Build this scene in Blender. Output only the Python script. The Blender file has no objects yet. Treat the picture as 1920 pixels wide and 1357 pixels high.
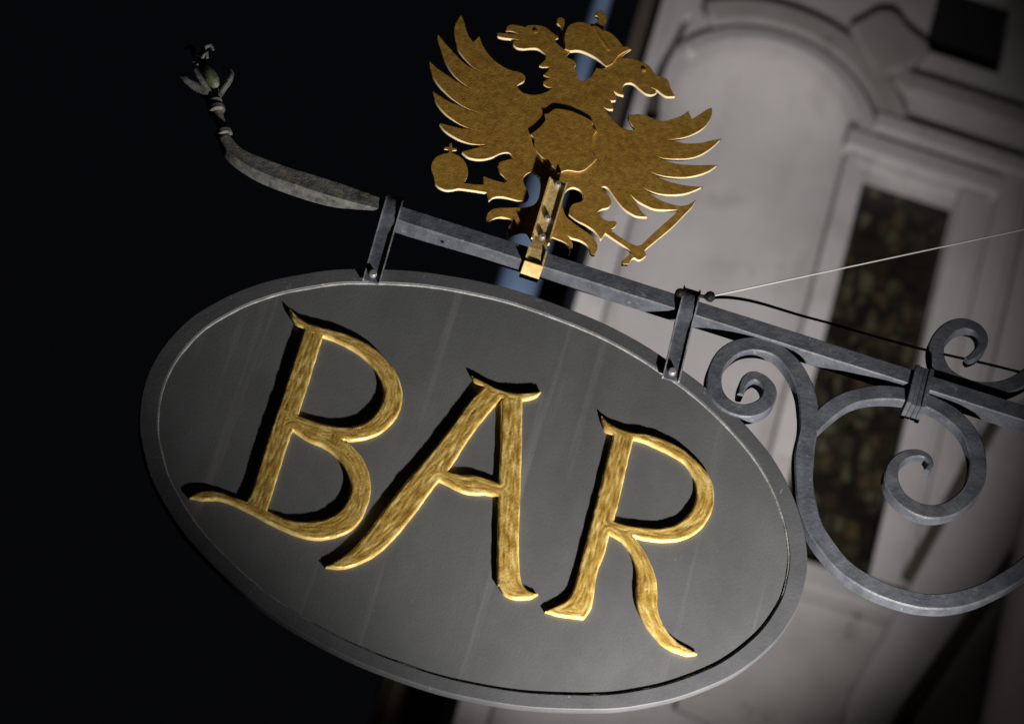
import bpy, bmesh, math, random
from mathutils import Vector, Matrix, noise
random.seed(7)
SC = bpy.context.scene
COL = SC.collection
R = math.radians

# ------------------------------------------------------------------ camera
PSI, PHI, RHO = R(2.0), R(36.0), R(16.5)      # heading, look-up angle, roll
LENS, DIST = 180.0, 8.5
FPX = LENS / 36.0 * 1920.0
EYE = 1.6
Z0 = EYE + DIST * math.sin(PHI)                # height the lens points at on the sign's plane
_f = Vector((math.sin(PSI)*math.cos(PHI), math.cos(PSI)*math.cos(PHI), math.sin(PHI)))
_r = Vector((math.cos(PSI), -math.sin(PSI), 0))
_u = _r.cross(_f)
CR = math.cos(RHO)*_r + math.sin(RHO)*_u
CU = -math.sin(RHO)*_r + math.cos(RHO)*_u
CAMPOS = Vector((0, 0, Z0)) - _f*DIST
cd = bpy.data.cameras.new('camera')
cam = bpy.data.objects.new('camera', cd); COL.objects.link(cam)
cam.matrix_world = Matrix(((CR.x, CU.x, -_f.x, CAMPOS.x), (CR.y, CU.y, -_f.y, CAMPOS.y),
                           (CR.z, CU.z, -_f.z, CAMPOS.z), (0, 0, 0, 1)))
cd.lens = LENS; cd.sensor_width = 36; cd.clip_start = 0.1; cd.clip_end = 2000
cd.dof.use_dof = True; cd.dof.focus_distance = DIST; cd.dof.aperture_fstop = 5.6
SC.camera = cam

def P(x, y, Y=0.0):
    """measured point of the photograph carried to the vertical plane at depth Y"""
    d = _f*FPX + CR*(x-960) + CU*(678.5-y)
    return CAMPOS + d*((Y-CAMPOS.y)/d.y)

# ------------------------------------------------------------------ night sky
w = bpy.data.worlds.new('World'); SC.world = w; w.use_nodes = True
nt = w.node_tree; bg = nt.nodes['Background']
sky = nt.nodes.new('ShaderNodeTexSky'); sky.sky_type = 'NISHITA'; sky.sun_disc = False
sky.sun_elevation = R(-4); sky.sun_rotation = R(200)
nt.links.new(sky.outputs[0], bg.inputs[0]); bg.inputs[1].default_value = 0.13

# ------------------------------------------------------------------ lamps (spotlights of the street, outside the frame)
def spot(name, loc, target, power, size, blend, radius, color):
    l = bpy.data.lights.new(name, 'SPOT'); l.energy = power; l.spot_size = R(size); l.spot_blend = blend
    l.shadow_soft_size = radius; l.color = color
    o = bpy.data.objects.new(name, l); COL.objects.link(o); o.location = loc
    o.rotation_euler = (Vector(target)-Vector(loc)).to_track_quat('-Z', 'Y').to_euler()
    return o
SIGN_LAMP = Vector((1.05, -0.50, Z0-1.40))
spot('sign_spotlight', SIGN_LAMP, (0.25, 0, Z0-0.14), 325, 57, 1.0, 0.028, (1.0, 0.965, 0.92))
spot('facade_spotlight', P(1500, 1500, 2.4), P(1170, 670, 6.0), 1130, 31.5, 1.0, 0.10, (1.0, 0.98, 0.985))

SC.view_settings.view_transform = 'Standard'; SC.view_settings.look = 'None'
SC.view_settings.exposure = 0; SC.view_settings.gamma = 1

# ------------------------------------------------------------------ materials
def mat(name, col, rough=0.6, metal=0.0, col2=None, nscale=8, stretch=(1, 1, 1), bump=0.0, bscale=60, bstretch=None,
        spots=None, lo=0.35, hi=0.65, spec=0.5):
    m = bpy.data.materials.new(name); m.use_nodes = True
    t = m.node_tree; b = t.nodes['Principled BSDF']; L = t.links
    b.inputs['Roughness'].default_value = rough; b.inputs['Metallic'].default_value = metal
    b.inputs['Specular IOR Level'].default_value = spec
    tc = t.nodes.new('ShaderNodeTexCoord')
    def nz(scale, st, detail=6):
        mp = t.nodes.new('ShaderNodeMapping'); mp.inputs['Scale'].default_value = st
        L.new(tc.outputs['Object'], mp.inputs[0])
        n = t.nodes.new('ShaderNodeTexNoise'); n.inputs['Scale'].default_value = scale
        n.inputs['Detail'].default_value = detail; n.inputs['Roughness'].default_value = 0.62
        L.new(mp.outputs[0], n.inputs['Vector']); return n
    out = None
    if col2:
        n = nz(nscale, stretch)
        cr = t.nodes.new('ShaderNodeValToRGB')
        cr.color_ramp.elements[0].position = lo; cr.color_ramp.elements[1].position = hi
        cr.color_ramp.elements[0].color = (*col2, 1); cr.color_ramp.elements[1].color = (*col, 1)
        L.new(n.outputs['Fac'], cr.inputs[0]); out = cr.outputs[0]
    else:
        b.inputs['Base Color'].default_value = (*col, 1)
    for (scol, sscale, sst, slo, shi, amt) in (spots or []):
        n = nz(sscale, sst, 4)
        mr = t.nodes.new('ShaderNodeMapRange'); mr.inputs[1].default_value = slo; mr.inputs[2].default_value = shi
        mr.inputs[4].default_value = amt; L.new(n.outputs['Fac'], mr.inputs[0])
        mx = t.nodes.new('ShaderNodeMix'); mx.data_type = 'RGBA'
        L.new(mr.outputs[0], mx.inputs[0])
        if out is None: mx.inputs[6].default_value = (*col, 1)
        else: L.new(out, mx.inputs[6])
        mx.inputs[7].default_value = (*scol, 1); out = mx.outputs[2]
    if out is not None: L.new(out, b.inputs['Base Color'])
    if bump:
        n = nz(bscale, bstretch or stretch)
        bp = t.nodes.new('ShaderNodeBump'); bp.inputs['Strength'].default_value = bump; bp.inputs['Distance'].default_value = 0.004
        L.new(n.outputs['Fac'], bp.inputs['Height']); L.new(bp.outputs[0], b.inputs['Normal'])
    return m

M_panel = mat('grey_sign_paint', (0.120, 0.122, 0.126), 0.5, 0, (0.092, 0.094, 0.097), 6, (1, 1, 0.6), 0.10, 240,
              spots=[((0.27, 0.27, 0.26), 12, (1.9, 1, 0.06), 0.60, 0.78, 0.40), ((0.065, 0.063, 0.058), 4.5, (1, 1, 0.8), 0.50, 0.70, 0.45), ((0.30, 0.30, 0.29), 130, (1, 1, 1), 0.72, 0.76, 0.6), ((0.06, 0.06, 0.06), 420, (1, 1, 1), 0.60, 0.70, 0.6)])
M_rim = mat('grey_rim_paint', (0.098, 0.099, 0.104), 0.55, 0, (0.072, 0.073, 0.078), 10, (1, 1, 1), 0.15, 200,
            spots=[((0.40, 0.40, 0.40), 60, (1, 1, 1), 0.66, 0.74, 0.5)])
M_iron = mat('blue_grey_iron_paint', (0.108, 0.114, 0.132), 0.5, 0.0, (0.060, 0.064, 0.078), 40, (1, 1, 1), 0.30, 130,
             spots=[((0.26, 0.27, 0.29), 90, (1, 1, 1), 0.62, 0.72, 0.5)])
M_oldiron = mat('lichen_stained_iron', (0.15, 0.15, 0.138), 0.65, 0.0, (0.04, 0.042, 0.043), 45, (1, 1, 1), 0.5, 110,
                spots=[((0.30, 0.21, 0.10), 60, (1, 1, 1), 0.58, 0.70, 0.55)])
M_green = mat('verdigris_iron', (0.14, 0.18, 0.09), 0.65, 0.0, (0.03, 0.045, 0.02), 90, (1, 1, 1), 0.4, 120)
M_letter = mat('carved_gold_leaf', (0.86, 0.55, 0.15), 0.42, 0.25, bump=0.10, bscale=260)
_t = M_letter.node_tree; _b = _t.nodes['Principled BSDF']
_a = _t.nodes.new('ShaderNodeAttribute'); _a.attribute_name = 'leaf'
_cr = _t.nodes.new('ShaderNodeValToRGB'); _e = _cr.color_ramp.elements
_e[0].position = 0.10; _e[0].color = (0.27, 0.14, 0.024, 1); _e[1].position = 0.85; _e[1].color = (0.84, 0.64, 0.25, 1)
_q = _e.new(0.5); _q.color = (0.56, 0.36, 0.082, 1)
_t.links.new(_a.outputs['Fac'], _cr.inputs[0]); _t.links.new(_cr.outputs[0], _b.inputs['Base Color'])
M_brass = mat('dull_brass', (0.66, 0.38, 0.070), 0.46, 0.32, (0.34, 0.175, 0.027), 90, (1, 1, 1), 0.25, 300, lo=0.3, hi=0.7,
              spots=[((0.85, 0.60, 0.24), 300, (1, 1, 1), 0.64, 0.74, 0.8), ((0.30, 0.12, 0.04), 22, (1, 1, 1), 0.52, 0.75, 0.5)])
M_goldplate = mat('bright_gold_paint', (0.90, 0.70, 0.34), 0.42, 0.20, (0.66, 0.46, 0.17), 40, (1, 1, 1), 0.3, 120)
M_litbrass = mat('lit_brass_edge', (0.95, 0.80, 0.50), 0.4, 0.15)  # light caught by the plate edges, put into a pale colour
M_litiron = mat('lit_iron_flange', (0.30, 0.30, 0.31), 0.45, 0.0, (0.14, 0.145, 0.16), 70, (1, 1, 1), 0.3, 150)  # pale colour paints in the light on the hanger flanges
M_bead = mat('pale_bead', (0.34, 0.34, 0.33), 0.6, 0.0, (0.15, 0.15, 0.145), 45, (1, 1, 1), 0.4, 200)
M_steel = mat('zinc_bolt', (0.45, 0.45, 0.45), 0.35, 0.6)
M_dark = mat('black_rubber', (0.008, 0.007, 0.007), 0.6, spec=0.2)
M_wire = mat('pale_wire', (0.55, 0.53, 0.50), 0.45, 0.2)
M_plaster = mat('white_plaster', (0.52, 0.485, 0.475), 0.85, 0, (0.45, 0.42, 0.41), 3, (1, 1, 1), 0.35, 25,
                spots=[((0.30, 0.27, 0.25), 5, (1, 1, 1), 0.56, 0.72, 0.5), ((0.34, 0.31, 0.29), 7, (1.5, 1.5, 0.12), 0.55, 0.75, 0.5)], spec=0.2)
M_stone = mat('weathered_stone', (0.40, 0.375, 0.36), 0.85, 0, (0.32, 0.30, 0.28), 5, (1, 1, 1), 0.5, 20,
              spots=[((0.13, 0.11, 0.09), 8, (1, 1, 1), 0.60, 0.70, 0.7)], spec=0.2)
M_groove = mat('dark_joint', (0.07, 0.055, 0.04), 0.9)  # dark colour for the slot backing and the joint strips
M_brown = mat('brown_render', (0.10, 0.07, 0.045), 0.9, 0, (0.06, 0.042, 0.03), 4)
M_pipe = mat('blue_pipe_paint', (0.21, 0.29, 0.44), 0.5, 0, (0.15, 0.22, 0.36), 6)
M_void = mat('unlit_interior', (0.01, 0.01, 0.01), 0.9)
M_street = mat('asphalt', (0.05, 0.05, 0.05), 0.9, 0, (0.035, 0.035, 0.035), 6, (1, 1, 1), 0.4, 60)

# leaded glass: rounded panes of dull green, ochre and brown
M_glass = bpy.data.materials.new('stained_glass'); M_glass.use_nodes = True
_t = M_glass.node_tree; _b = _t.nodes['Principled BSDF']; _b.inputs['Roughness'].default_value = 0.35
_tc = _t.nodes.new('ShaderNodeTexCoord'); _mp = _t.nodes.new('ShaderNodeMapping'); _mp.inputs['Scale'].default_value = (1, 1, 0.62)
_v = _t.nodes.new('ShaderNodeTexVoronoi'); _v.inputs['Scale'].default_value = 22; _v.inputs['Randomness'].default_value = 0.55
_t.links.new(_tc.outputs['Object'], _mp.inputs[0]); _t.links.new(_mp.outputs[0], _v.inputs['Vector'])
_cr = _t.nodes.new('ShaderNodeValToRGB'); _cr.color_ramp.interpolation = 'CONSTANT'
_e = _cr.color_ramp.elements
_e[0].position = 0; _e[0].color = (0.068, 0.066, 0.036, 1)
_e[1].position = 0.28; _e[1].color = (0.028, 0.019, 0.012, 1)
for p_, c_ in ((0.45, (0.018, 0.013, 0.009)), (0.6, (0.058, 0.040, 0.020)), (0.75, (0.034, 0.030, 0.018)), (0.9, (0.012, 0.009, 0.007))):
    q_ = _e.new(p_); q_.color = (*c_, 1)
_sx = _t.nodes.new('ShaderNodeSeparateColor'); _t.links.new(_v.outputs['Color'], _sx.inputs[0])
_d = _t.nodes.new('ShaderNodeTexVoronoi'); _d.feature = 'DISTANCE_TO_EDGE'; _d.inputs['Scale'].default_value = 22; _d.inputs['Randomness'].default_value = 0.55
_t.links.new(_mp.outputs[0], _d.inputs['Vector'])
_r = _t.nodes.new('ShaderNodeMapRange'); _r.inputs[2].default_value = 0.16; _t.links.new(_d.outputs['Distance'], _r.inputs[0])
_x = _t.nodes.new('ShaderNodeMix'); _x.data_type = 'RGBA'; _x.inputs[6].default_value = (0.008, 0.007, 0.006, 1)
_t.links.new(_sx.outputs[0], _cr.inputs[0]); _t.links.new(_r.outputs[0], _x.inputs[0]); _t.links.new(_cr.outputs[0], _x.inputs[7]); _t.links.new(_x.outputs[2], _b.inputs['Base Color'])

# ------------------------------------------------------------------ helpers
def tag(o, label=None, cat=None, group=None, kind=None):
    if label: o['label'] = label
    if cat: o['category'] = cat
    if group: o['group'] = group
    if kind: o['kind'] = kind
    return o
def thing(name, loc, label, cat, group=None):
    o = bpy.data.objects.new(name, None); COL.objects.link(o); o.location = loc
    o.empty_display_size = 0.05
    return tag(o, label, cat, group)
def link(name, me, m, parent=None, smooth=None):
    """mesh data is in world coordinates; it is re-based on the parent's (or its own) origin"""
    if smooth is not None:
        for p in me.polygons: p.use_smooth = True
        me.set_sharp_from_angle(angle=R(smooth))
    o = bpy.data.objects.new(name, me); COL.objects.link(o)
    me.materials.append(m)
    root = Vector((0, 0, 0)); q = parent
    while q is not None: root = root + q.location; q = q.parent
    if parent is None:
        c = sum((v.co for v in me.vertices), Vector())/max(1, len(me.vertices)); root = c; o.location = c
    me.transform(Matrix.Translation(-root))
    if parent is not None: o.parent = parent
    return o
def bm_mesh(bm, name='mesh'):
    bmesh.ops.recalc_face_normals(bm, faces=bm.faces)
    me = bpy.data.meshes.new(name); bm.to_mesh(me); bm.free(); return me
def catmull(pts, closed, seg=6):
    """pts: (x, y) or (x, y, 1) for a sharp corner. Returns a smooth polyline through them."""
    n = len(pts); out = []
    rng = range(n if closed else n-1)
    for i in rng:
        p1, p2 = pts[i], pts[(i+1) % n]
        p0 = pts[i-1] if (closed or i > 0) else p1
        p3 = pts[(i+2) % n] if (closed or i+2 < n) else p2
        if len(p1) > 2: p0 = p1
        if len(p2) > 2: p3 = p2
        d = math.hypot(p2[0]-p1[0], p2[1]-p1[1])
        k = seg
        for j in range(k):
            t = j/k
            o = []
            for a in (0, 1):
                m1 = (p2[a]-p0[a])*0.5; m2 = (p3[a]-p1[a])*0.5
                o.append((2*t**3-3*t*t+1)*p1[a]+(t**3-2*t*t+t)*m1+(-2*t**3+3*t*t)*p2[a]+(t**3-t*t)*m2)
            out.append((o[0], o[1]))
    if not closed: out.append((pts[-1][0], pts[-1][1]))
    return out
def plate(loops, yfront, yback, bevel, name='plate', bres=2):
    """flat solid cut to closed outlines [(X, Z), ...] (first outer, then holes), front face at yfront"""
    cu = bpy.data.curves.new('c', 'CURVE'); cu.dimensions = '2D'; cu.fill_mode = 'BOTH'
    half = (yback-yfront)/2
    cu.extrude = half-bevel; cu.bevel_depth = bevel; cu.bevel_resolution = bres; cu.offset = -bevel
    for lp in loops:
        s = cu.splines.new('POLY'); s.points.add(len(lp)-1); s.use_cyclic_u = True
        for p, (x, z) in zip(s.points, lp): p.co = (x, z, 0, 1)
    ob = bpy.data.objects.new('c', cu); COL.objects.link(ob)
    dg = bpy.context.evaluated_depsgraph_get(); dg.update()
    me = bpy.data.meshes.new_from_object(ob.evaluated_get(dg)); me.name = name
    me.materials.clear()
    bpy.data.objects.remove(ob); bpy.data.curves.remove(cu)
    me.transform(Matrix(((1, 0, 0, 0), (0, 0, -1, (yfront+yback)/2), (0, 1, 0, 0), (0, 0, 0, 1))))
    bm = bmesh.new(); bm.from_mesh(me); bmesh.ops.remove_doubles(bm, verts=bm.verts, dist=1e-5)
    bm.to_mesh(me); bm.free()
    return me
def trace(pts, Y, seg=6):
    """photo outline -> smooth loop on the plane at depth Y"""
    return [(lambda v: (v.x, v.z))(P(x, y, Y)) for x, y in catmull(pts, True, seg)]
def crop(ox, oy, s, pts):
    return [(ox+p[0]*s, oy+p[1]*s) + tuple(p[2:]) for p in pts]
def box_bm(bm, lo, hi):
    v = [bm.verts.new((x, y, z)) for x in (lo[0], hi[0]) for y in (lo[1], hi[1]) for z in (lo[2], hi[2])]
    for f in ((0, 1, 3, 2), (4, 6, 7, 5), (0, 4, 5, 1), (2, 3, 7, 6), (0, 2, 6, 4), (1, 5, 7, 3)):
        bm.faces.new([v[i] for i in f])
def bevel_bm(bm, w, seg=2):
    bmesh.ops.bevel(bm, geom=bm.edges[:], offset=w, segments=seg, affect='EDGES', profile=0.6)
def box(lo, hi, bev=0.0):
    bm = bmesh.new(); box_bm(bm, lo, hi)
    if bev: bevel_bm(bm, bev)
    return bm_mesh(bm)
def sweep(path, widths, yf, yb, cham=0.0025, jitter=0.0):
    """forged bar of rectangular section: path [(X,Z)] in the sign's plane, width in that plane, front yf and back yb (numbers or lists)"""
    n = len(path); bm = bmesh.new(); rings = []
    for i, (x, z) in enumerate(path):
        a = path[max(0, i-1)]; b = path[min(n-1, i+1)]
        t = Vector((b[0]-a[0], b[1]-a[1])); t.normalize(); nrm = Vector((-t.y, t.x))
        wd = (widths[i] if hasattr(widths, '__len__') else widths)/2
        f = yf[i] if hasattr(yf, '__len__') else yf
        bk = yb[i] if hasattr(yb, '__len__') else yb
        if jitter:
            j = noise.noise(Vector((x*18, z*18, 3))); wd *= 1+jitter*j
            f += jitter*0.012*noise.noise(Vector((x*25, z*25, 9)))
        c = min(cham, wd*0.45, (bk-f)*0.45)
        prof = [(-wd, f+c), (-wd+c, f), (wd-c, f), (wd, f+c), (wd, bk-c), (wd-c, bk), (-wd+c, bk), (-wd, bk-c)]
        rings.append([bm.verts.new((x+nrm.x*s, y, z+nrm.y*s)) for s, y in prof])
    for r1, r2 in zip(rings, rings[1:]):
        for k in range(8): bm.faces.new((r1[k], r1[(k+1) % 8], r2[(k+1) % 8], r2[k]))
    bm.faces.new(rings[0]); bm.faces.new(list(reversed(rings[-1])))
    return bm_mesh(bm)
def px_sweep(pts, Y, wpx, yf, yb, seg=8, jitter=0.10):
    """pts (px, py, width px): smooth centre line with smooth widths"""
    path = catmull([p[:2] for p in pts], False, seg)
    ws = catmull([(i, p[2]) for i, p in enumerate(pts)], False, seg)
    q = [P(x, y, Y) for x, y in path]
    return sweep([(v.x, v.z) for v in q], [w_[1]*0.000885*1.01 for w_ in ws], yf, yb, 0.0025, jitter)
def tube(pts, rad, n=8, closed=False):
    bm = bmesh.new(); rings = []; m = len(pts)
    for i, p in enumerate(pts):
        a = Vector(pts[max(0, i-1)]); b = Vector(pts[min(m-1, i+1)]); t = (b-a).normalized()
        s = t.cross(Vector((0, 1, 0.01))).normalized(); u = s.cross(t)
        r = rad[i] if hasattr(rad, '__len__') else rad
        rings.append([bm.verts.new(Vector(p)+(s*math.cos(k*2*math.pi/n)+u*math.sin(k*2*math.pi/n))*r) for k in range(n)])
    for r1, r2 in zip(rings, rings[1:]):
        for k in range(n): bm.faces.new((r1[k], r1[(k+1) % n], r2[(k+1) % n], r2[k]))
    bm.faces.new(rings[0]); bm.faces.new(rings[-1])
    return bm_mesh(bm)
def lathe(c, prof, n=20, axis='Z', tilt=None):
    """prof [(r, h)] turned about an axis through c"""
    bm = bmesh.new(); rings = []
    for r, h in prof:
        ring = []
        for k in range(n):
            a = 2*math.pi*k/n
            v = Vector((r*math.cos(a), r*math.sin(a), h))
            if axis == 'Y': v = Vector((v.x, -v.z, v.y))
            if tilt: v.rotate(tilt)
            ring.append(bm.verts.new(v+Vector(c)))
        rings.append(ring)
    for r1, r2 in zip(rings, rings[1:]):
        for k in range(n): bm.faces.new((r1[k], r1[(k+1) % n], r2[(k+1) % n], r2[k]))
    bm.faces.new(rings[0]); bm.faces.new(rings[-1])
    return bm_mesh(bm)
def side_profile(path, x0, x1, tin, tout):
    """strip bent in the Y-Z plane (path of (Y, Z)), between x0 and x1, tout thick towards the viewer and tin behind"""
    n = len(path); bm = bmesh.new(); L = []
    for i, (y, z) in enumerate(path):
        a = path[max(0, i-1)]; b = path[min(n-1, i+1)]
        t = Vector((b[0]-a[0], b[1]-a[1])).normalized(); nr = Vector((-t.y, t.x))     # left of travel
        o = Vector((y, z))+nr*tout; q = Vector((y, z))-nr*tin
        L.append([bm.verts.new((x, p.x, p.y)) for p in (o, q) for x in (x0, x1)])
    for a, b in zip(L, L[1:]):
        bm.faces.new((a[0], a[1], b[1], b[0])); bm.faces.new((a[2], b[2], b[3], a[3]))
        bm.faces.new((a[0], b[0], b[2], a[2])); bm.faces.new((a[1], a[3], b[3], b[1]))
    bm.faces.new((L[0][0], L[0][2], L[0][3], L[0][1])); bm.faces.new((L[-1][0], L[-1][1], L[-1][3], L[-1][2]))
    me = bm_mesh(bm)
    return me
def bolt(c, r, h, name, parent, m):
    return link(name, lathe(c, [(r*1.0, 0), (r, h*0.6), (r*0.8, h), (r*0.3, h*1.02)], 12, 'Y'), m, parent, 40)

# ------------------------------------------------------------------ ground
bm = bmesh.new(); v = [bm.verts.new(p) for p in ((-400, -400, 0), (400, -400, 0), (400, 400, 0), (-400, 400, 0))]; bm.faces.new(v)
tag(link('street', bm_mesh(bm), M_street), kind='structure')

# ------------------------------------------------------------------ townhouse behind (out of focus)
FY = 6.0
house = thing('townhouse', (1.0, FY, 0), 'pale plastered townhouse with arched niche and narrow stained glass window behind the sign', 'building')
def fx(x, y, Y=FY):
    v = P(x, y, Y); return v.x, v.z
XL = (fx(1235, 0)[0]+fx(850, 1357)[0])/2
zt = P(1500, -260, FY).z
niche_l, niche_r = fx(1196, 330)[0]+0.02, (fx(1604, 300)[0]+fx(1500, 690)[0])/2
nc = (niche_l+niche_r)/2; nr = (niche_r-niche_l)/2
ztop_n = P(1400, 78, FY).z
wl = (fx(1625, 345)[0]+fx(1478, 860)[0])/2; wr = 0.020+(fx(1787, 385)[0]+fx(1612, 1060)[0])/2
wz1 = 0.045+(fx(1625, 342)[1]+fx(1787, 385)[1])/2; wz0 = (fx(1510, 1080)[1]+fx(1620, 1110)[1])/2
hz = (fx(1640, 222)[1]+fx(1840, 280)[1])/2
op = [fx(1758, 15), fx(1878, 35), fx(1866, 139), fx(1731, 89)]
ox0 = (op[0][0]+op[3][0])/2; ox1 = (op[1][0]+op[2][0])/2+0.02; oz0 = (op[2][1]+op[3][1])/2; oz1 = (op[0][1]+op[1][1])/2+0.13
nz0 = 0.9
def arch(c, r, zb, ztop, rise, n=28):
    pts = [(c+r, zb)]
    zs = ztop-rise
    for k in range(n+1):
        a = math.pi*k/n; pts.append((c+r*math.cos(a), zs+rise*math.sin(a)))
    pts.append((c-r, zb)); return pts
XR = 1.85
rise = nr*1.02
wall_out = [(XL, 0), (XR, 0), (XR, zt), (XL, zt)]
me = plate([wall_out, arch(nc, nr, nz0, ztop_n, rise), [(wl, wz0), (wr, wz0), (wr, wz1), (wl, wz1)],
            [(ox0, oz0), (ox1, oz0), (ox1, oz1), (ox0, oz1)],
            trace([(1207, 224, 1), (1212, 180), (1230, 130), (1262, 75), (1288, 26, 1), (1297, 31, 1), (1272, 80), (1246, 132), (1240, 180), (1235, 228, 1)], FY, 4)], FY, FY+0.08, 0.004)
link('wall', me, M_plaster, house)
# side return carrying the bracket, and the corner face on the left
link('side_wall', box((XR, -1.6, 0), (XR+0.3, FY+0.3, zt)), M_plaster, house)
link('return_wall', box((XL+0.004, FY+0.083, 0), (XL+0.06, FY+0.90, zt-0.05)), M_plaster, house)
sq = P(1240, 125, FY)
link('joint', box((sq.x-0.12, FY+0.083, sq.z-0.5), (sq.x+0.03, FY+0.095, sq.z+0.35)), M_groove, house)
# curved niche back: concave, closed at the top by a shell
bm = bmesh.new(); rows = []
N = 24
zs = ztop_n-rise
for k in range(40):
    if k < 20: z = nz0+(zs-nz0)*k/19; s = 1.0
    else:
        a = (k-19)/20*math.pi/2; z = zs+rise*math.sin(a); s = max(0.02, math.cos(a))
    row = []
    for j in range(N+1):
        a = math.pi*j/N
        row.append(bm.verts.new((nc+(nr+0.004)*s*math.cos(a), FY+0.012+0.16*s*math.sin(a), z+0.004)))
    rows.append(row)
for a, b in zip(rows, rows[1:]):
    for j in range(N): bm.faces.new((a[j], a[j+1], b[j+1], b[j]))
link('niche', bm_mesh(bm), M_plaster, house, 60)
# arch mouldings as proud rings
def ring(r0, r1, d, name, m, a1, a0, leg):
    def arc(q): return [(nc+(nr+q)*math.cos(R(a0+(a1-a0)*k/40)), zs+(rise+q*0.95)*math.sin(R(a0+(a1-a0)*k/40))) for k in range(41)]
    o = ([(nc+nr+r1, zs-leg)] if leg else [])+arc(r1); i = ([(nc+nr+r0, zs-leg)] if leg else [])+arc(r0)
    link(name, plate([o+list(reversed(i))], FY-d, FY+0.01, 0.008), m, house)
ring(0.006, 0.062, 0.035, 'arch_moulding', M_plaster, 148, 0, 0.05)
ring(0.082, 0.175, 0.045, 'arch_moulding', M_stone, 126, 24, 0)
# volute beside the arch
vol = trace([(1588, 62), (1610, 48), (1640, 32), (1675, 36), (1700, 66), (1735, 95), (1728, 120), (1690, 148), (1668, 152), (1640, 170), (1625, 140), (1600, 95)], FY, 5)
link('volute', plate([vol], FY-0.05, FY+0.01, 0.02, bres=3), M_stone, house)
# string course and window hood
link('string_course', box((niche_r+0.03, FY-0.06, hz-0.085), (XR, FY+0.01, hz-0.018), 0.012), M_plaster, house)
link('string_course', box((niche_r+0.05, FY-0.045, hz+0.12), (XR, FY+0.01, hz+0.20), 0.015), M_stone, house)
link('lintel', box((wl-0.09, FY-0.05, wz1+0.03), (wr+0.13, FY+0.01, hz-0.11), 0.012), M_plaster, house)
link('recess', box((ox0-0.05, FY+0.083, oz0-0.1), (ox1+0.05, FY+0.12, oz1+0.1)), M_void, house)
# window
win = link('window', box((wl-0.02, FY+0.083, wz0-0.02), (wr+0.02, FY+0.11, wz1+0.02)), M_glass, house)
bm = bmesh.new()
for lo, hi in (((wl-0.075, FY-0.030, wz0), (wl+0.0, FY+0.082, wz1+0.025)), ((wr-0.0, FY-0.030, wz0), (wr+0.10, FY+0.082, wz1+0.025)),
               ((wl, FY-0.012, wz1+0.002), (wr, FY+0.082, wz1+0.045))):
    box_bm(bm, lo, hi)
bevel_bm(bm, 0.010)
link('frame', bm_mesh(bm), M_plaster, win)
link('sill', box((wl-0.12, FY-0.09, wz0-0.10), (wr+0.14, FY+0.081, wz0-0.004), 0.015), M_stone, win)
link('apron', plate([[(wl-0.16, wz0-0.62), (wr+0.11, wz0-0.66), (wr+0.11, wz0-0.104), (wl-0.16, wz0-0.104)]], FY-0.025, FY-0.002, 0.006), M_stone, house)
# pilaster right of the window, stepped
for x0, x1, d in ((wr+0.118, wr+0.20, 0.045), (wr+0.225, wr+0.40, 0.08)):
    link('pilaster', box((x0, FY-d, 1.0), (x1, FY+0.01, hz-0.03), 0.010), M_plaster, house)
link('corner_strip', box((XL+0.003, FY-0.030, 0.02), (XL+0.050, FY+0.01, zt-0.02), 0.010), M_plaster, house)
# raking buttress at the lower right: sloping slabs with open joints between them
def slab(px, d, t, name, m):
    link(name, plate([[fx(x, y) for x, y in px]], FY-d, FY-d+t, min(0.012, t*0.3)), m, house)
slab([(1866, 812), (1960, 760), (2010, 860), (1940, 975), (1846, 1108), (1672, 1357), (1632, 1420), (1560, 1420), (1575, 1340), (1702, 1108)], 0.13, 0.125, 'buttress_slab', M_plaster)
slab([(2030, 880), (2140, 900), (1900, 1420), (1672, 1420), (1712, 1357), (1880, 1112), (1950, 1005)], 0.15, 0.145, 'buttress_slab', M_stone)
slab([(1842, 806), (1870, 806), (1706, 1112), (1681, 1098)], 0.088, 0.05, 'open_joint', M_groove)
slab([(1930, 990), (2040, 880), (2060, 890), (1960, 1010), (1720, 1357), (1640, 1400), (1660, 1340), (1850, 1090)], 0.09, 0.08, 'open_joint', M_groove)

# neighbouring house in shadow, and the blue pipe in the gap
bx0 = XL-0.20
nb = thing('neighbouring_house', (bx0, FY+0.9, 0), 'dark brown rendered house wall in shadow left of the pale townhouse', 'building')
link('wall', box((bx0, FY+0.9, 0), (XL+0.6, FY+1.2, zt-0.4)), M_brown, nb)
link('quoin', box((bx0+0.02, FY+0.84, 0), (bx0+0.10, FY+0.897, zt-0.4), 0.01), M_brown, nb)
pp = P(1103, 90, FY+0.5); pq = P(1018, 400, FY+0.5); pe = P(940, 640, FY+0.5)
pipe = thing('downpipe', (pp.x, pp.y, 0), 'blue grey rain downpipe with wider lower length in the gap beside the townhouse', 'pipe')
link('pipe', lathe((pp.x, pp.y, 0), [(0.030, pq.z+0.42), (0.030, zt)], 20), M_pipe, pipe, 50)
link('boot', lathe((pp.x, pp.y, 0), [(0.068, pe.z-0.2), (0.068, pq.z+0.30), (0.060, pq.z+0.36), (0.034, pq.z+0.42)], 24), M_pipe, pipe, 50)

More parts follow.
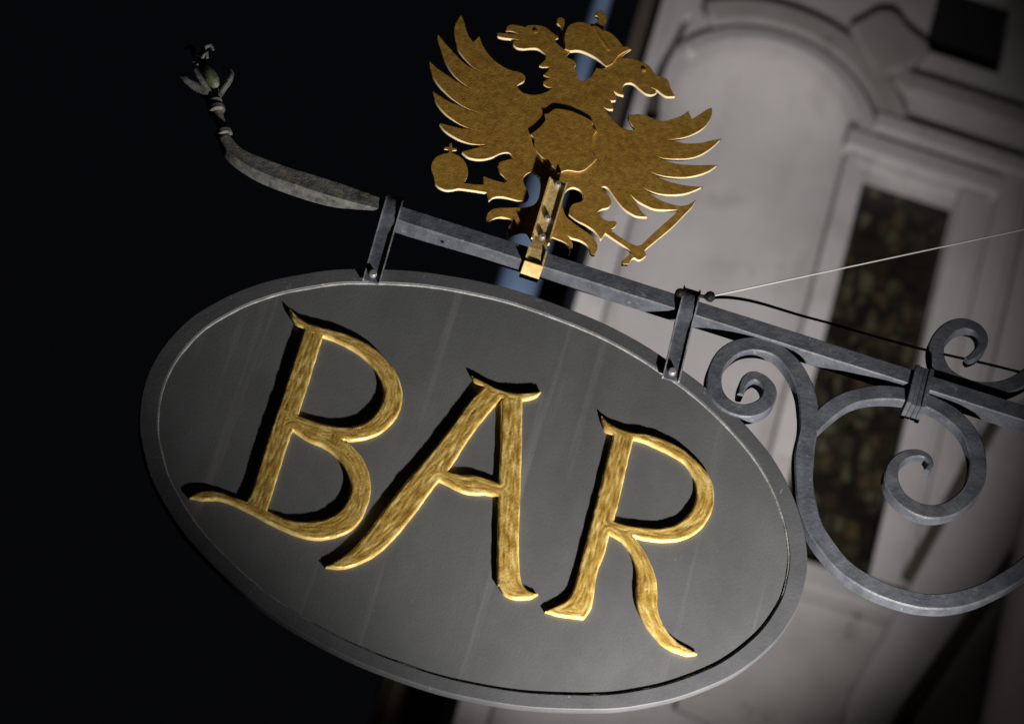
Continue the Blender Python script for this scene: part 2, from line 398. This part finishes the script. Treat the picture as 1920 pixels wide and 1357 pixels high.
# ------------------------------------------------------------------ wrought iron bracket
brk = thing('iron_bracket', P(1300, 570, 0), 'long blue grey wrought iron bracket with scrolls and leafy finial carrying the oval sign', 'bracket')
BZ1 = P(760, 388, -0.018).z; BZ0 = P(760, 418, -0.018).z
bx = P(722, 385, -0.018).x
npt = 90
path = [(bx+(XR-bx)*i/npt, (BZ0+BZ1)/2) for i in range(npt+1)]
link('bar', sweep(path, BZ1-BZ0, -0.018, 0.018, 0.002, 0.05), M_iron, brk, 35)
q = P(831, 449, 0.0)
link('screw_hole', lathe((q.x, 0.0, BZ0-0.0012), [(0.0032, 0), (0.0032, 0.002)], 10), M_dark, brk)  # black disc stands for the dark of a small screw hole
S1 = [(1389, 738, 12), (1393, 722, 16), (1401, 710, 20), (1415, 704, 22), (1432, 712, 24), (1443, 730, 27), (1439, 750, 28), (1422, 764, 29), (1396, 769, 30), (1366, 760, 30),
      (1345, 738, 30), (1339, 708, 30), (1349, 678, 30), (1370, 656, 30), (1396, 646, 31), (1429, 646, 32), (1464, 660, 33), (1493, 692, 34), (1511, 731, 35),
      (1517, 768, 36), (1516, 805, 36), (1509, 846, 36), (1508, 893, 36), (1513, 942, 36), (1530, 990, 36), (1558, 1032, 35), (1590, 1066, 34), (1633, 1094, 34),
      (1691, 1117, 34), (1754, 1127, 34), (1812, 1119, 34), (1870, 1095, 34), (1922, 1060, 34), (1975, 1005, 33), (2010, 945, 32), (2030, 890, 32)]
link('scroll', px_sweep(S1, -0.012, 0, -0.0125, 0.0125), M_iron, brk, 40)
S2 = [(1523, 806, 22), (1537, 786, 30), (1557, 767, 32), (1587, 748, 32), (1626, 737, 32), (1668, 735, 32), (1718, 743, 32), (1756, 757, 33), (1791, 780, 34), (1820, 813, 34), (1834, 854, 34),
      (1832, 893, 33), (1819, 922, 33), (1791, 947, 32), (1756, 958, 31), (1720, 952, 31), (1689, 931, 30), (1672, 900, 28), (1676, 872, 25), (1695, 853, 21), (1720, 848, 18), (1738, 854, 15), (1745, 868, 13), (1739, 880, 10)]
link('scroll', px_sweep(S2, -0.012, 0, -0.0118, 0.0118), M_iron, brk, 40)
S3 = [(1814, 672, 12), (1828, 664, 17), (1841, 648, 20), (1842, 628, 23), (1829, 612, 25), (1804, 606, 27), (1777, 617, 29), (1758, 643, 30), (1758, 673, 31), (1775, 700, 32), (1808, 718, 32),
      (1843, 727, 32), (1882, 725, 32), (1920, 708, 32), (1960, 672, 31), (1990, 620, 30), (2005, 560, 29), (2040, 520, 26), (2075, 530, 22)]
link('scroll', px_sweep(S3, -0.012, 0, -0.0115, 0.0115), M_iron, brk, 40)
# collar binding scroll and bar
c0 = P(1738, 690, -0.022); c1 = P(1712, 768, -0.022)
bm = bmesh.new()
xc = (c0.x+c1.x)/2
for dx, e in ((-0.0125, 0.003), (-0.0042, 0.0), (0.0042, 0.0), (0.0125, 0.003)):
    box_bm(bm, (xc+dx-0.0040, -0.022-e, c1.z+0.010), (xc+dx+0.0040, 0.022+e, BZ1+0.008))
bevel_bm(bm, 0.0015)
link('collar', bm_mesh(bm), M_iron, brk, 40)
# swept arm end on the left
A = [(722, 384, 27), (672, 369, 34), (630, 356, 37), (572, 338, 38), (513, 318, 35), (470, 300, 31), (443, 283, 27), (430, 268, 23), (421, 254, 20)]
seg = 8
ap = [P(x, y, -0.023) for x, y in catmull([p[:2] for p in A], False, seg)]
aw = [q[1]*0.000885*1.05 for q in catmull([(i, p[2]) for i, p in enumerate(A)], False, seg)]
dep = [q[1] for q in catmull([(0, 0.004), (1, 0.018), (2, 0.028), (3, 0.031), (4, 0.030), (5, 0.026), (6, 0.024), (7, 0.021), (8, 0.018)], False, seg)]
arm = link('arm_end', sweep([(v.x, v.z) for v in ap], aw, [-0.023]*len(ap), [-0.023+d for d in dep], 0.002, 0.06), M_oldiron, brk, 35)
AY = -0.013
F0, F1 = P(420, 254, AY), P(373, 96, AY)
FZ = (F1-F0).normalized(); FX = Vector((FZ.z, 0, -FZ.x)); FYY = Vector((0, 1, 0)); FL = (F1-F0).length
FM = Matrix(((FX.x, FYY.x, FZ.x, F0.x), (FX.y, FYY.y, FZ.y, F0.y), (FX.z, FYY.z, FZ.z, F0.z), (0, 0, 0, 1)))
K = FL/164.0                                    # metres along the finial per measured unit
def flathe(prof, n=18, off=(0, 0)):
    me = lathe((off[0], off[1], 0), [(r*K, h*K) for r, h in prof], n); me.transform(FM); return me
fin = link('finial', flathe([(9, -14), (9, 0), (8, 8), (8, 46), (11, 58), (13, 64), (10, 68)]), M_oldiron, brk, 50)
for h in (1, 48):
    link('finial_ring', flathe([(11, h-4), (13.5, h-2), (13.5, h+5), (11, h+7)]), M_oldiron, fin, 40)
def leaf(az, prof, w0, th):
    bm = bmesh.new(); rings = []
    er = Vector((math.cos(az), math.sin(az), 0)); et = Vector((-math.sin(az), math.cos(az), 0))
    n = len(prof)
    for i, (r, h) in enumerate(prof):
        t = i/(n-1); wd = w0*(0.62+1.5*t*(1-t)-0.35*t*t)
        c = er*r+Vector((0, 0, h)); out = (er*0.85-Vector((0, 0, 0.5))).normalized()
        rings.append([bm.verts.new(q*K) for q in (c-et*wd-out*2.5, c-et*wd*0.35+out*1.2, c+et*wd*0.35+out*1.2, c+et*wd-out*2.5, c+et*wd-out*(2.5+th), c-et*wd-out*(2.5+th))])
    for a, b in zip(rings, rings[1:]):
        for k in range(6): bm.faces.new((a[k], a[(k+1) % 6], b[(k+1) % 6], b[k]))
    bm.faces.new(rings[0]); bm.faces.new(rings[-1])
    me = bm_mesh(bm); me.transform(FM); return me
lp = catmull([(8, 64), (14, 74), (24, 86), (35, 98), (42, 110), (42, 120), (34, 126)], False, 4)
lq = catmull([(8, 64), (13, 74), (20, 86), (29, 97), (37, 106), (42, 116)], False, 4)
for az, pr, wd in ((0, lp, 9), (186, lq, 10), (222, lq, 6), (60, lp, 9), (120, lq, 9)):
    link('leaf', leaf(R(az), pr if az in (0, 186) else [(r*0.72, h) for r, h in pr], wd, 2.5), M_oldiron, fin, 50)
bud = flathe([(1, 0), (6, 3), (10, 11), (11, 20), (10, 31), (8, 43), (5, 54), (1, 62)], 18)
br = Matrix.Rotation(R(-14), 4, 'Y'); bo = P(407, 164, AY-0.020)
bud.transform(FM.inverted()); bud.transform(br); bud.transform(Matrix.Translation(FM.inverted() @ bo)); bud.transform(FM)
link('bud', bud, M_green, fin, 60)
for px_, py_, dx in ((358, 92, -1), (391, 88, 1), (384, 104, 0.6)):
    q = P(px_, py_, AY)
    pts = [Vector((q.x-0.012*dx, AY+0.004, q.z-0.022)), Vector((q.x-0.004*dx, AY-0.003, q.z-0.003)), Vector((q.x+0.004*dx, AY-0.005, q.z+0.001)), Vector((q.x+0.010*dx, AY-0.004, q.z-0.007))]
    link('petal', tube(pts, [0.002, 0.0042, 0.0042, 0.0022], 8), M_oldiron, fin, 60)

# ------------------------------------------------------------------ hangers
def hanger(xb, xt, label, bpx):
    zb = P(*bpx, -0.014).z-0.016
    xm = xb; hw = 0.0125
    t = thing('hanger', (xm, 0, BZ0), label, 'hanger', 'iron hangers between bar and oval sign')
    base = [(-0.013, zb), (-0.013, BZ0-0.030), (-0.015, BZ0-0.014), (-0.0205, BZ0-0.002), (-0.0220, BZ0+0.012), (-0.0218, BZ1-0.004), (-0.020, BZ1+0.012), (-0.012, BZ1+0.021), (0.0, BZ1+0.023),
            (0.012, BZ1+0.020), (0.0225, BZ1+0.008), (0.0245, BZ1-0.010), (0.0245, BZ0-0.004)]
    link('strap', side_profile(base, xm-hw, xm+hw, 0.0025, 0.0015), M_iron, t, 40)
    for x0, x1 in ((xm-hw-0.0025, xm-hw), (xm+hw, xm+hw+0.0025)):
        link('flange', side_profile(base[:8], x0, x1, 0.003, 0.0045), M_litiron, t, 40)
    bz = P(*bpx, -0.016).z
    bolt((xm-0.001, -0.0145, bz), 0.0068, 0.007, 'bolt', t, M_steel)
    # lean of the old hanger
    t.rotation_euler = (0, R(-1.6), 0)
    return t
hl = P(720, 440, -0.014).x
hr = P(1278, 620, -0.014).x
hanger(hl, hl, 'iron hanger above the letter B, farthest from the wall scrolls', (693, 512))
hanger(hr, hr, 'iron hanger above the letter R, next to the first bracket scroll', (1256, 696))

# ------------------------------------------------------------------ oval sign board
EC = (-0.0008, Z0-0.2615)
def ell(a, b, n=180, wob=0.0):
    out = []
    for k in range(n):
        t = 2*math.pi*k/n
        s = 1+wob*noise.noise(Vector((math.cos(t)*6, math.sin(t)*6, 1)))
        out.append((EC[0]+a*s*math.cos(t), EC[1]+b*s*math.sin(t)))
    return out
sign = thing('sign_board', (EC[0], 0, EC[1]-0.4), 'grey oval tavern sign with carved gilded letters reading BAR hanging from the bracket', 'sign')
link('panel', plate([ell(0.538, 0.380)], -0.004, 0.0045, 0.0005), M_panel, sign)
link('rim', plate([ell(0.5625, 0.4000, 180, 0.004), ell(0.5325, 0.3735, 180, 0.004)], -0.0080, 0.0065, 0.0016), M_rim, sign)
bead = [Vector((x, -0.0042-0.0006*noise.noise(Vector((x*30, z*30, 2))), z)) for x, z in ell(0.5318, 0.3728, 360, 0.004)]
bead.append(bead[0])
link('inner_bead', tube(bead, [0.0021*(1+0.35*noise.noise(Vector((v.x*45, v.z*45, 5)))) for v in bead], 8), M_bead, sign, 60)  # pale bead along the rim's inner step
LF = -0.0118
L1 = lambda p: crop(340, 540, .36851, p)
L2 = lambda p: crop(580, 660, .35372, p)
L3 = lambda p: crop(1000, 740, .38306, p)
LB = [L1([(555,105,1),(590,140),(640,172),(700,192),(760,208),(840,230),(920,265),(990,310),(1060,380),(1105,450),(1125,530),(1120,600),(1090,660),(1040,712),(980,748),(900,768),(820,770,1),
          (870,802),(920,860),(955,940),(965,1020),(950,1100),(910,1180),(850,1235),(760,1265),(680,1272),(600,1255),(530,1227),(450,1190),(360,1140),(280,1100),(200,1072),(120,1072),(45,1062,1),
          (80,1035),(140,1027),(200,1035),(270,1060),(330,1080,1),(360,1020),(400,890),(440,760),(500,590),(570,370),(625,205,1),(590,185),(565,150)]),
      L1([(722,243,1),(790,265),(880,312),(950,365),(1000,430),(1028,500),(1025,570),(985,640),(930,682),(850,703),(760,695),(680,675),(595,645,1),(640,510),(680,380)]),
      L1([(570,718,1),(640,765),(720,800),(780,840),(830,900),(860,970),(860,1040),(825,1110),(770,1155),(700,1178),(600,1183),(520,1165),(437,1130,1),(465,1040),(500,930),(540,800)])]
LA = [L2([(862,122,1),(900,140),(960,172),(1020,198),(1090,212),(1160,212),(1232,205,1),(1200,235),(1130,250,1),(1129,380),(1128,500),(1118,800),(1112,1000),(1118,1180),(1140,1240),(1180,1268),(1215,1278,1),
          (1170,1300),(1090,1300),(1040,1280),(1010,1240),(999,1200),(998,1000),(1005,760,1),(940,748),(850,745),(790,725),(740,700),(690,675,1),(640,740),(560,850),(470,960),(390,1040),(310,1095),(220,1130),(150,1140),(90,1132,1),
          (150,1100),(230,1040),(310,950),(400,830),(500,700),(620,560),(740,410),(850,260),(920,180,1),(880,155)]),
      L2([(1020,240,1),(1019,350),(1016,500),(1005,690,1),(940,665),(880,650),(800,645),(735,630,1),(790,545),(850,450),(940,330)])]
LR = [L3([(335,100,1),(365,130),(420,160),(480,178),(560,190),(640,215),(720,255),(790,310),(850,375),(880,440),(885,510),(870,580),(830,640),(780,680),(720,705),(640,712),(560,705),(490,690,1),
          (530,740),(570,810),(600,890),(608,970),(608,1040),(630,1110),(670,1170),(720,1215),(805,1262,1),(760,1268),(700,1252),(640,1220),(590,1170),(545,1110),(515,1040),(505,960),(510,880),(495,810),(460,740),(420,700),(375,675,1),
          (345,790),(315,860),(300,960),(285,1040),(250,1090,1),(200,1085),(130,1075),(60,1055,1),(110,1030),(165,1000),(200,940),(230,830),(300,560),(350,360),(392,195,1),(350,165)]),
      L3([(492,212,1),(540,225),(620,260),(700,300),(750,340),(785,400),(800,460),(790,530),(750,590),(700,630),(620,650),(540,645),(460,635),(395,615,1),(420,520),(440,430),(465,320)])]
def rough(lp, amp, k):
    return [(x+amp*noise.noise(Vector((x*90, z*90, k))), z+amp*noise.noise(Vector((x*90, z*90, k+7)))) for x, z in lp]
import numpy as np
from mathutils.geometry import delaunay_2d_cdt
def carved(loops, yf, yb, seed):
    """hand carved letter: chamfered edge, chisel facets running along the stroke; 'leaf' keeps the tone of the gold leaf"""
    segs = []; verts = []; edges = []; arc = []
    for lp in loops:
        # even spacing
        q = []
        for a, b in zip(lp, lp[1:]+lp[:1]):
            d = math.hypot(b[0]-a[0], b[1]-a[1]); m = max(1, round(d/0.003))
            q += [(a[0]+(b[0]-a[0])*t/m, a[1]+(b[1]-a[1])*t/m) for t in range(m)]
        i0 = len(verts); verts += q
        edges += [(i0+k, i0+(k+1) % len(q)) for k in range(len(q))]
        run = 0.0
        for k in range(len(q)):
            arc.append(run); run += math.hypot(q[(k+1) % len(q)][0]-q[k][0], q[(k+1) % len(q)][1]-q[k][1])
        segs += [(q[k], q[(k+1) % len(q)]) for k in range(len(q))]
    A = np.array([s_[0] for s_ in segs]); B = np.array([s_[1] for s_ in segs]); AB = B-A; L2_ = (AB**2).sum(1)+1e-12
    def inside(p):
        c = ((A[:, 1] > p[:, None, 1]) != (B[:, 1] > p[:, None, 1]))
        x = A[:, 0]+(p[:, None, 1]-A[:, 1])/np.where(AB[:, 1] == 0, 1e-12, AB[:, 1])*AB[:, 0]
        return ((c & (p[:, None, 0] < x)).sum(1) % 2) == 1
    def dist(p):
        t = np.clip(((p[:, None]-A)*AB).sum(2)/L2_, 0, 1)
        d = np.sqrt(((p[:, None]-(A+t[..., None]*AB))**2).sum(2)); k = d.argmin(1)
        i_ = np.arange(len(p)); return d[i_, k], np.array(arc)[k]+t[i_, k]*np.sqrt(L2_[k])
    lo = A.min(0); hi = A.max(0); st = 0.0019
    g = np.array([(x+(0.0008*random.random()), z+0.0008*random.random()) for x in np.arange(lo[0], hi[0], st) for z in np.arange(lo[1], hi[1], st)])
    g = g[inside(g)]; d, _ = dist(g); g = g[d > 0.0013]
    nb_ = len(verts)
    vs, es, fs, *_ = delaunay_2d_cdt([Vector(v) for v in verts]+[Vector(v) for v in g], edges, [], 0, 1e-6)
    V = np.array([(v.x, v.y) for v in vs]); F = np.array([f for f in fs if len(f) == 3])
    F = F[inside(V[F].mean(1))]
    d, tg = dist(V)
    bm = bmesh.new(); lay = None
    tone = []; bv = []
    for (x, z), dd, t in zip(V, d, tg):
        al = t
        n1 = noise.noise(Vector((al*46, dd*340, seed*5.3)))
        n2 = noise.noise(Vector((x*48, z*48, seed*3.1+4)))
        n3 = noise.noise(Vector((al*70, dd*850, seed*9.7)))
        edge = min(1, dd/0.0026)
        y = yf+0.0018*(1-edge)**1.2+(0.0008*n1+0.0002*n2+0.00025*n3)*edge
        tone.append(0.46+0.40*n1+0.26*n2+0.36*n3+0.26*(1-edge))  # last term paints the light on the chamfer into the tone
        bv.append(bm.verts.new((x, y, z)))
    for f in F: bm.faces.new([bv[k] for k in f])
    bd = [e for e in bm.edges if e.is_boundary]
    back = {}
    for e in bd:
        for v in e.verts:
            if v not in back: back[v] = bm.verts.new((v.co.x, yb, v.co.z))
    nv = {v: k for k, v in enumerate(bv)}
    bt = [0.75]*len(back)
    for e in bd: bm.faces.new((e.verts[0], e.verts[1], back[e.verts[1]], back[e.verts[0]]))
    me = bm_mesh(bm)
    at = me.attributes.new('leaf', 'FLOAT', 'POINT'); at.data.foreach_set('value', np.array(tone+bt, dtype=np.float32))
    return me
for k, lt in enumerate((LB, LA, LR)):
    me = carved([rough(trace(lp, LF, 7), 0.0007, k) for lp in lt], LF, -0.0040, k)
    link('letter', me, M_letter, sign, 55)

# ------------------------------------------------------------------ double headed eagle
EF = -0.008
s_ = .20632
c1 = lambda p: crop(780, 10, s_, p)
c2 = lambda p: crop(1060, 10, s_, p)
c3 = lambda p: crop(780, 260, s_, p)
c4 = lambda p: crop(1060, 260, s_, p)
eagle = (
 # left wing from the shoulder curl down
 c1([(915,735,1),(940,715),(985,685),(990,645),(950,612),(860,590),(780,550),(700,490),(640,420),(600,350),(575,280,1),(520,335,1),(480,280),(455,215),(430,130),(410,85,1),
     (370,150),(350,200),(350,290),(380,390),(440,480),(510,555),(600,612,1),(470,550),(400,490),(330,415),(270,350),(200,265,1),(195,310),(230,420),(280,530),(350,640),(440,720),(530,780),(620,822,1),
     (520,770),(420,725),(330,665),(260,620),(190,570),(118,505,1),(130,580),(170,670),(240,760),(330,850),(430,920),(530,965),(600,987,1),(490,960),(380,910),(290,870),(210,820),(150,780,1),
     (170,850),(220,930),(300,1010),(400,1080),(500,1125),(620,1152,1),(500,1130),(400,1115),(310,1095),(210,1070,1),(260,1135),(340,1190),(430,1235),(520,1262),(640,1270,1)])
 + c3([(600,70,1),(520,92),(415,118,1),(470,165),(540,185),(620,185),(700,165),(780,130),(850,130),(888,180,1),(820,195),(760,215),(750,255),(770,310),(800,345),(828,385,1),(800,398),(740,385),(680,365),(615,342,1),(615,420,1),
       (540,415),(430,403,1),(465,350),(472,290),(455,230),(420,180),(370,145),(331,132,1),(329,110,1),(368,104,1),(367,84,1),(330,82,1),(325,40,1),(305,40,1),(300,76,1),(260,74,1),(257,94,1),(299,102,1),(297,130,1),(240,140),(180,170),(145,220),(138,280),(160,345),(175,400),(210,440),(270,465),(330,465),(390,454),(500,467),(650,490,1),
       (665,565,1),(700,535),(760,525),(830,535),(920,560),(980,568),(1015,555),(1030,530,1),(1020,480),(990,430),(975,380),(985,340),(1020,312),(1065,306),(1115,340),(1135,400),(1130,480),(1105,560),(1060,605),(980,625),(900,625),(820,628),(740,630),(680,650),(645,690),(638,740),(650,770,1),
       (700,730),(760,712),(820,718),(885,742,1),(850,790),(830,840),(850,885,1),(900,862),(960,845),(1010,850,1),(1060,930,1),(1180,965,1),(1240,895,1),(1330,930),(1375,960),(1398,1000),(1390,1060,1)])
 + c4([(62,1000),(62,940),(10,872,1),(60,900),(130,920),(190,955),(220,1000),(235,1045),(268,1054,1),(292,1000),(285,945),(230,875),(150,820),(70,760),(15,715),(-10,670),(-28,600),(-20,530),(10,470),(60,442),(120,455),(158,500),(160,550),(130,578),(80,590),(45,625),(32,687,1),
       (100,740),(200,790),(270,840),(325,914,1),(365,858,1),(440,910),(560,990),(600,1035,1),(570,1065),(517,1108,1),(515,1140,1),(575,1140,1),(595,1105,1),(625,1080),(670,1102),(710,1082),(738,1058,1),(718,1012,1),(850,905),(980,795),(1080,692),(1150,620),(1192,552,1),(1120,598),(1040,612,1),
       (950,590),(850,550),(700,443,1),(780,480),(880,505),(1000,508),(1120,490),(1250,435,1),(1130,430),(1000,405),(880,365),(755,295,1),(850,330),(960,348),(1090,350),(1220,325),(1310,290),(1385,238,1),(1280,240),(1150,240),(1000,225),(900,195),(826,158,1),(900,180),(1020,185),(1130,178),(1220,150),(1320,90),(1420,0,1)])
 + c2([(1340,1225),(1230,1250),(1100,1255),(1000,1235),(922,1221,1),(1000,1215),(1100,1195),(1200,1150),(1280,1090),(1330,1000),(1332,930,1),(1290,945),(1230,985),(1150,1035,1),(1118,960,1),(1060,1000),(980,1030),(900,1050),(820,1040),(740,1000),(680,990),(620,992),(572,995,1),(580,1040),(600,1080),(632,1122,1),
       (590,1135),(510,1110),(450,1060),(400,1000),(370,960),(340,912,1),(375,940),(436,945,1),(425,890),(375,840,1),(415,866),(460,864,1),(460,820),(440,778,1),(480,805),(532,820,1),(520,770),(525,740),(545,712),(590,705),(630,720),(670,755),(720,795),(760,812),(800,810),(834,792,1),(800,770),(778,745,1),(840,775),(890,812),(930,830),(1000,828,1),(960,760),(945,705),(925,668,1),(870,650),(820,630),(790,590),(760,550),(700,520),(620,490),(560,480),(506,482,1),
       (545,440),(600,400,1),(560,368,1),(530,378,1),(500,340),(480,310),(440,270),(390,240),(345,225,1),(348,200),(358,175),(372,140),(372,110),(355,70),(320,42),(280,58),(272,92,1),(302,112),(290,150),(262,172,1),(200,162),(140,150),(70,160),(15,195,1)])
 + c1([(1350,150),(1350,130),(1320,112),(1285,125),(1285,160),(1315,195),(1340,270),(1355,340),(1356,402,1),(1325,385),(1265,325),(1294,298,1),(1292,284,1),(1250,255),(1200,215),(1150,190),(1080,180),(1020,184),(990,200,1),(960,190),(900,178),(850,180),(825,205),(815,238,1),(880,240),(938,270,1),(830,258),(738,250,1),(748,282),(800,298),(870,305),(945,320,1),
       (890,322,1),(885,350),(920,385),(980,395),(1050,390),(1110,395),(1150,425),(1180,460),(1170,500),(1122,545,1),(1150,562),(1214,564,1),(1195,600),(1158,632,1),(1185,650),(1218,660,1),(1155,695,1),(1165,720),(1200,745),(1242,747,1),(1180,790),(1080,815),(975,795)]))
hole_head = c2([(45,418,1),(120,413),(200,438),(290,488),(368,562,1),(330,578),(285,570,1),(265,600),(250,630),(210,670),(165,690),(120,670,1),(110,620),(82,570),(98,535),(70,500),(8,472,1)])
hole_sword = c4([(1000,682,1),(900,770),(780,880),(692,963,1),(640,970),(540,920),(405,828,1),(450,800),(468,765),(440,745),(400,750),(340,722),(288,670,1),(330,640),(390,625),(418,590),(412,545),(370,490),(330,445),(355,434),(385,445),(420,490),(470,560),(530,630),(600,680),(660,705),(745,712,1),(700,670),(650,600),(586,503,1),(650,560),(720,600),(800,635),(880,645),(1032,647,1)])
eg = thing('eagle_emblem', P(1000, 500, 0), 'flat brass double headed eagle with crown, orb and sword standing on the bracket bar', 'emblem')
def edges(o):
    o.data.materials.append(M_litbrass)
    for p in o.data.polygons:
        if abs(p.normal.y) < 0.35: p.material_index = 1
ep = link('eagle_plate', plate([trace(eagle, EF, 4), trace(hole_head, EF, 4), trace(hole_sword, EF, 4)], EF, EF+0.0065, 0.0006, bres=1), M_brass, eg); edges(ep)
shield = c1([(1075,1215),(1040,1172,1),(1100,1130),(1150,1080),(1172,1040),(1165,985,1),(1200,985),(1240,955),(1290,940),(1400,960),(1480,990),(1560,1030)]) + \
    c2([(255,1065),(240,1100),(290,1140,1),(255,1190)]) + c4([(248,60),(255,130),(287,182,1),(240,230),(180,280),(120,300),(50,290),(0,290),(-66,317,1)]) + c3([(1240,250),(1170,190),(1100,120),(1075,60)])
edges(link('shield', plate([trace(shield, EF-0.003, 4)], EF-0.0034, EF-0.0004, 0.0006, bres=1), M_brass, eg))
crown = c2([(45,416,1),(120,411),(200,436),(290,486),(372,560,1),(430,530),(475,470),(530,430),(594,401,1),(558,374,1),(530,382,1),(500,345),(478,314),(438,274),(388,244),(340,230,1),(260,180),(200,168),(140,156),(70,166),(20,198,1),(-6,270),(-4,340),(-2,400,1),(20,410)])
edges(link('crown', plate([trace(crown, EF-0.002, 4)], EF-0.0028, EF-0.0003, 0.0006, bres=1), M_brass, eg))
band = c2([(236,196,1),(262,190,1),(330,300),(410,408,1),(392,418,1),(310,312)])
link('crown_band', plate([trace(band, EF-0.003, 3)], EF-0.0040, EF-0.0029, 0.0003, bres=1), M_brass, eg)
for cx, cy in ((1085, 240), ):
    q = P(*c1([(cx, cy)])[0], EF); link('eye', lathe((q.x, EF, q.z), [(0.0042, 0), (0.0042, 0.001), (0.002, 0.0016)], 12, 'Y'), M_brass, eg, 40)
q = P(*c2([(712, 588)])[0], EF); link('eye', lathe((q.x, EF, q.z), [(0.0042, 0), (0.0042, 0.001), (0.002, 0.0016)], 12, 'Y'), M_brass, eg, 40)
# gilded channel holding the plate against the bar
gx = (P(1042, 336, -0.02).x+P(997, 520, -0.03).x)/2+0.001
gz1 = P(1043, 337, -0.02).z; gz0 = P(1001, 497, -0.021).z
hw = 0.0135
gp = [(-0.0205, gz0), (-0.0215, gz0+0.014), (-0.0210, BZ1-0.004), (-0.019, BZ1+0.014), (-0.0165, BZ1+0.026), (-0.0165, gz1)]
gb = link('mounting_channel', side_profile(gp, gx-hw, gx+hw, 0.0015, 0.0015), M_goldplate, eg)
for x0, x1 in ((gx-hw-0.003, gx-hw), (gx+hw, gx+hw+0.003)):
    link('flange', side_profile(gp[:3], x0, x1, 0.0015, 0.0040), M_goldplate, gb)
    link('flange', side_profile(gp[3:], x0, x1, 0.0015, 0.0055), M_goldplate, gb)
link('foot', box((gx-hw-0.003, -0.0275, gz0-0.003), (gx+hw+0.003, 0.020, gz0), 0.001), M_goldplate, gb)
for px_, py_ in ((1040, 343), (1023, 407), (1012, 441)):
    q = P(px_, py_, -0.021); bolt((gx+(0.001), -0.0180, q.z), 0.0055, 0.006, 'bolt', gb, M_steel)

# ------------------------------------------------------------------ wires at the right hand hanger
k0 = P(1331, 556, -0.016)
w1 = link('stay_wire', tube([k0, P(1920, 430, 0.01), P(2240, 362, 0.03)], 0.0014, 8), M_wire, None, 60)
tag(w1, 'thin pale stay wire running taut from the hanger up to the right', 'wire')
cpts = [(1300, 553), (1331, 557), (1370, 558), (1420, 567), (1500, 591), (1560, 607), (1625, 626), (1720, 652), (1770, 664), (1850, 682), (1920, 699), (2080, 735), (2260, 775)]
cp = []
sm = catmull(cpts, False, 5)
for i, (x, y) in enumerate(sm):
    t = i/(len(sm)-1); cp.append(P(x, y, -0.018+0.05*min(1, t*2)))
cab = link('cable', tube(cp, [0.0032-0.0014*min(1, i/(0.55*len(cp))) for i in range(len(cp))], 8), M_dark, None, 60)
tag(cab, 'dark sagging cable tied at the hanger above the scrolls', 'cable')
hs = [k for k in range(len(sm)) if sm[k][0] > 1628]
link('lit_length', tube([cp[k] for k in hs], 0.0024, 8), M_wire, cab, 60)  # pale tube added over the cable to paint its lit length
for px_, py_, r_ in ((1275, 549, 0.0080), (1331, 556, 0.0092)):
    q = P(px_, py_, -0.027)
    bm = bmesh.new(); bmesh.ops.create_icosphere(bm, subdivisions=3, radius=r_)
    for v in bm.verts: v.co *= 1+0.25*noise.noise(v.co*260); v.co += q
    link('knot', bm_mesh(bm), M_dark, cab, 60)
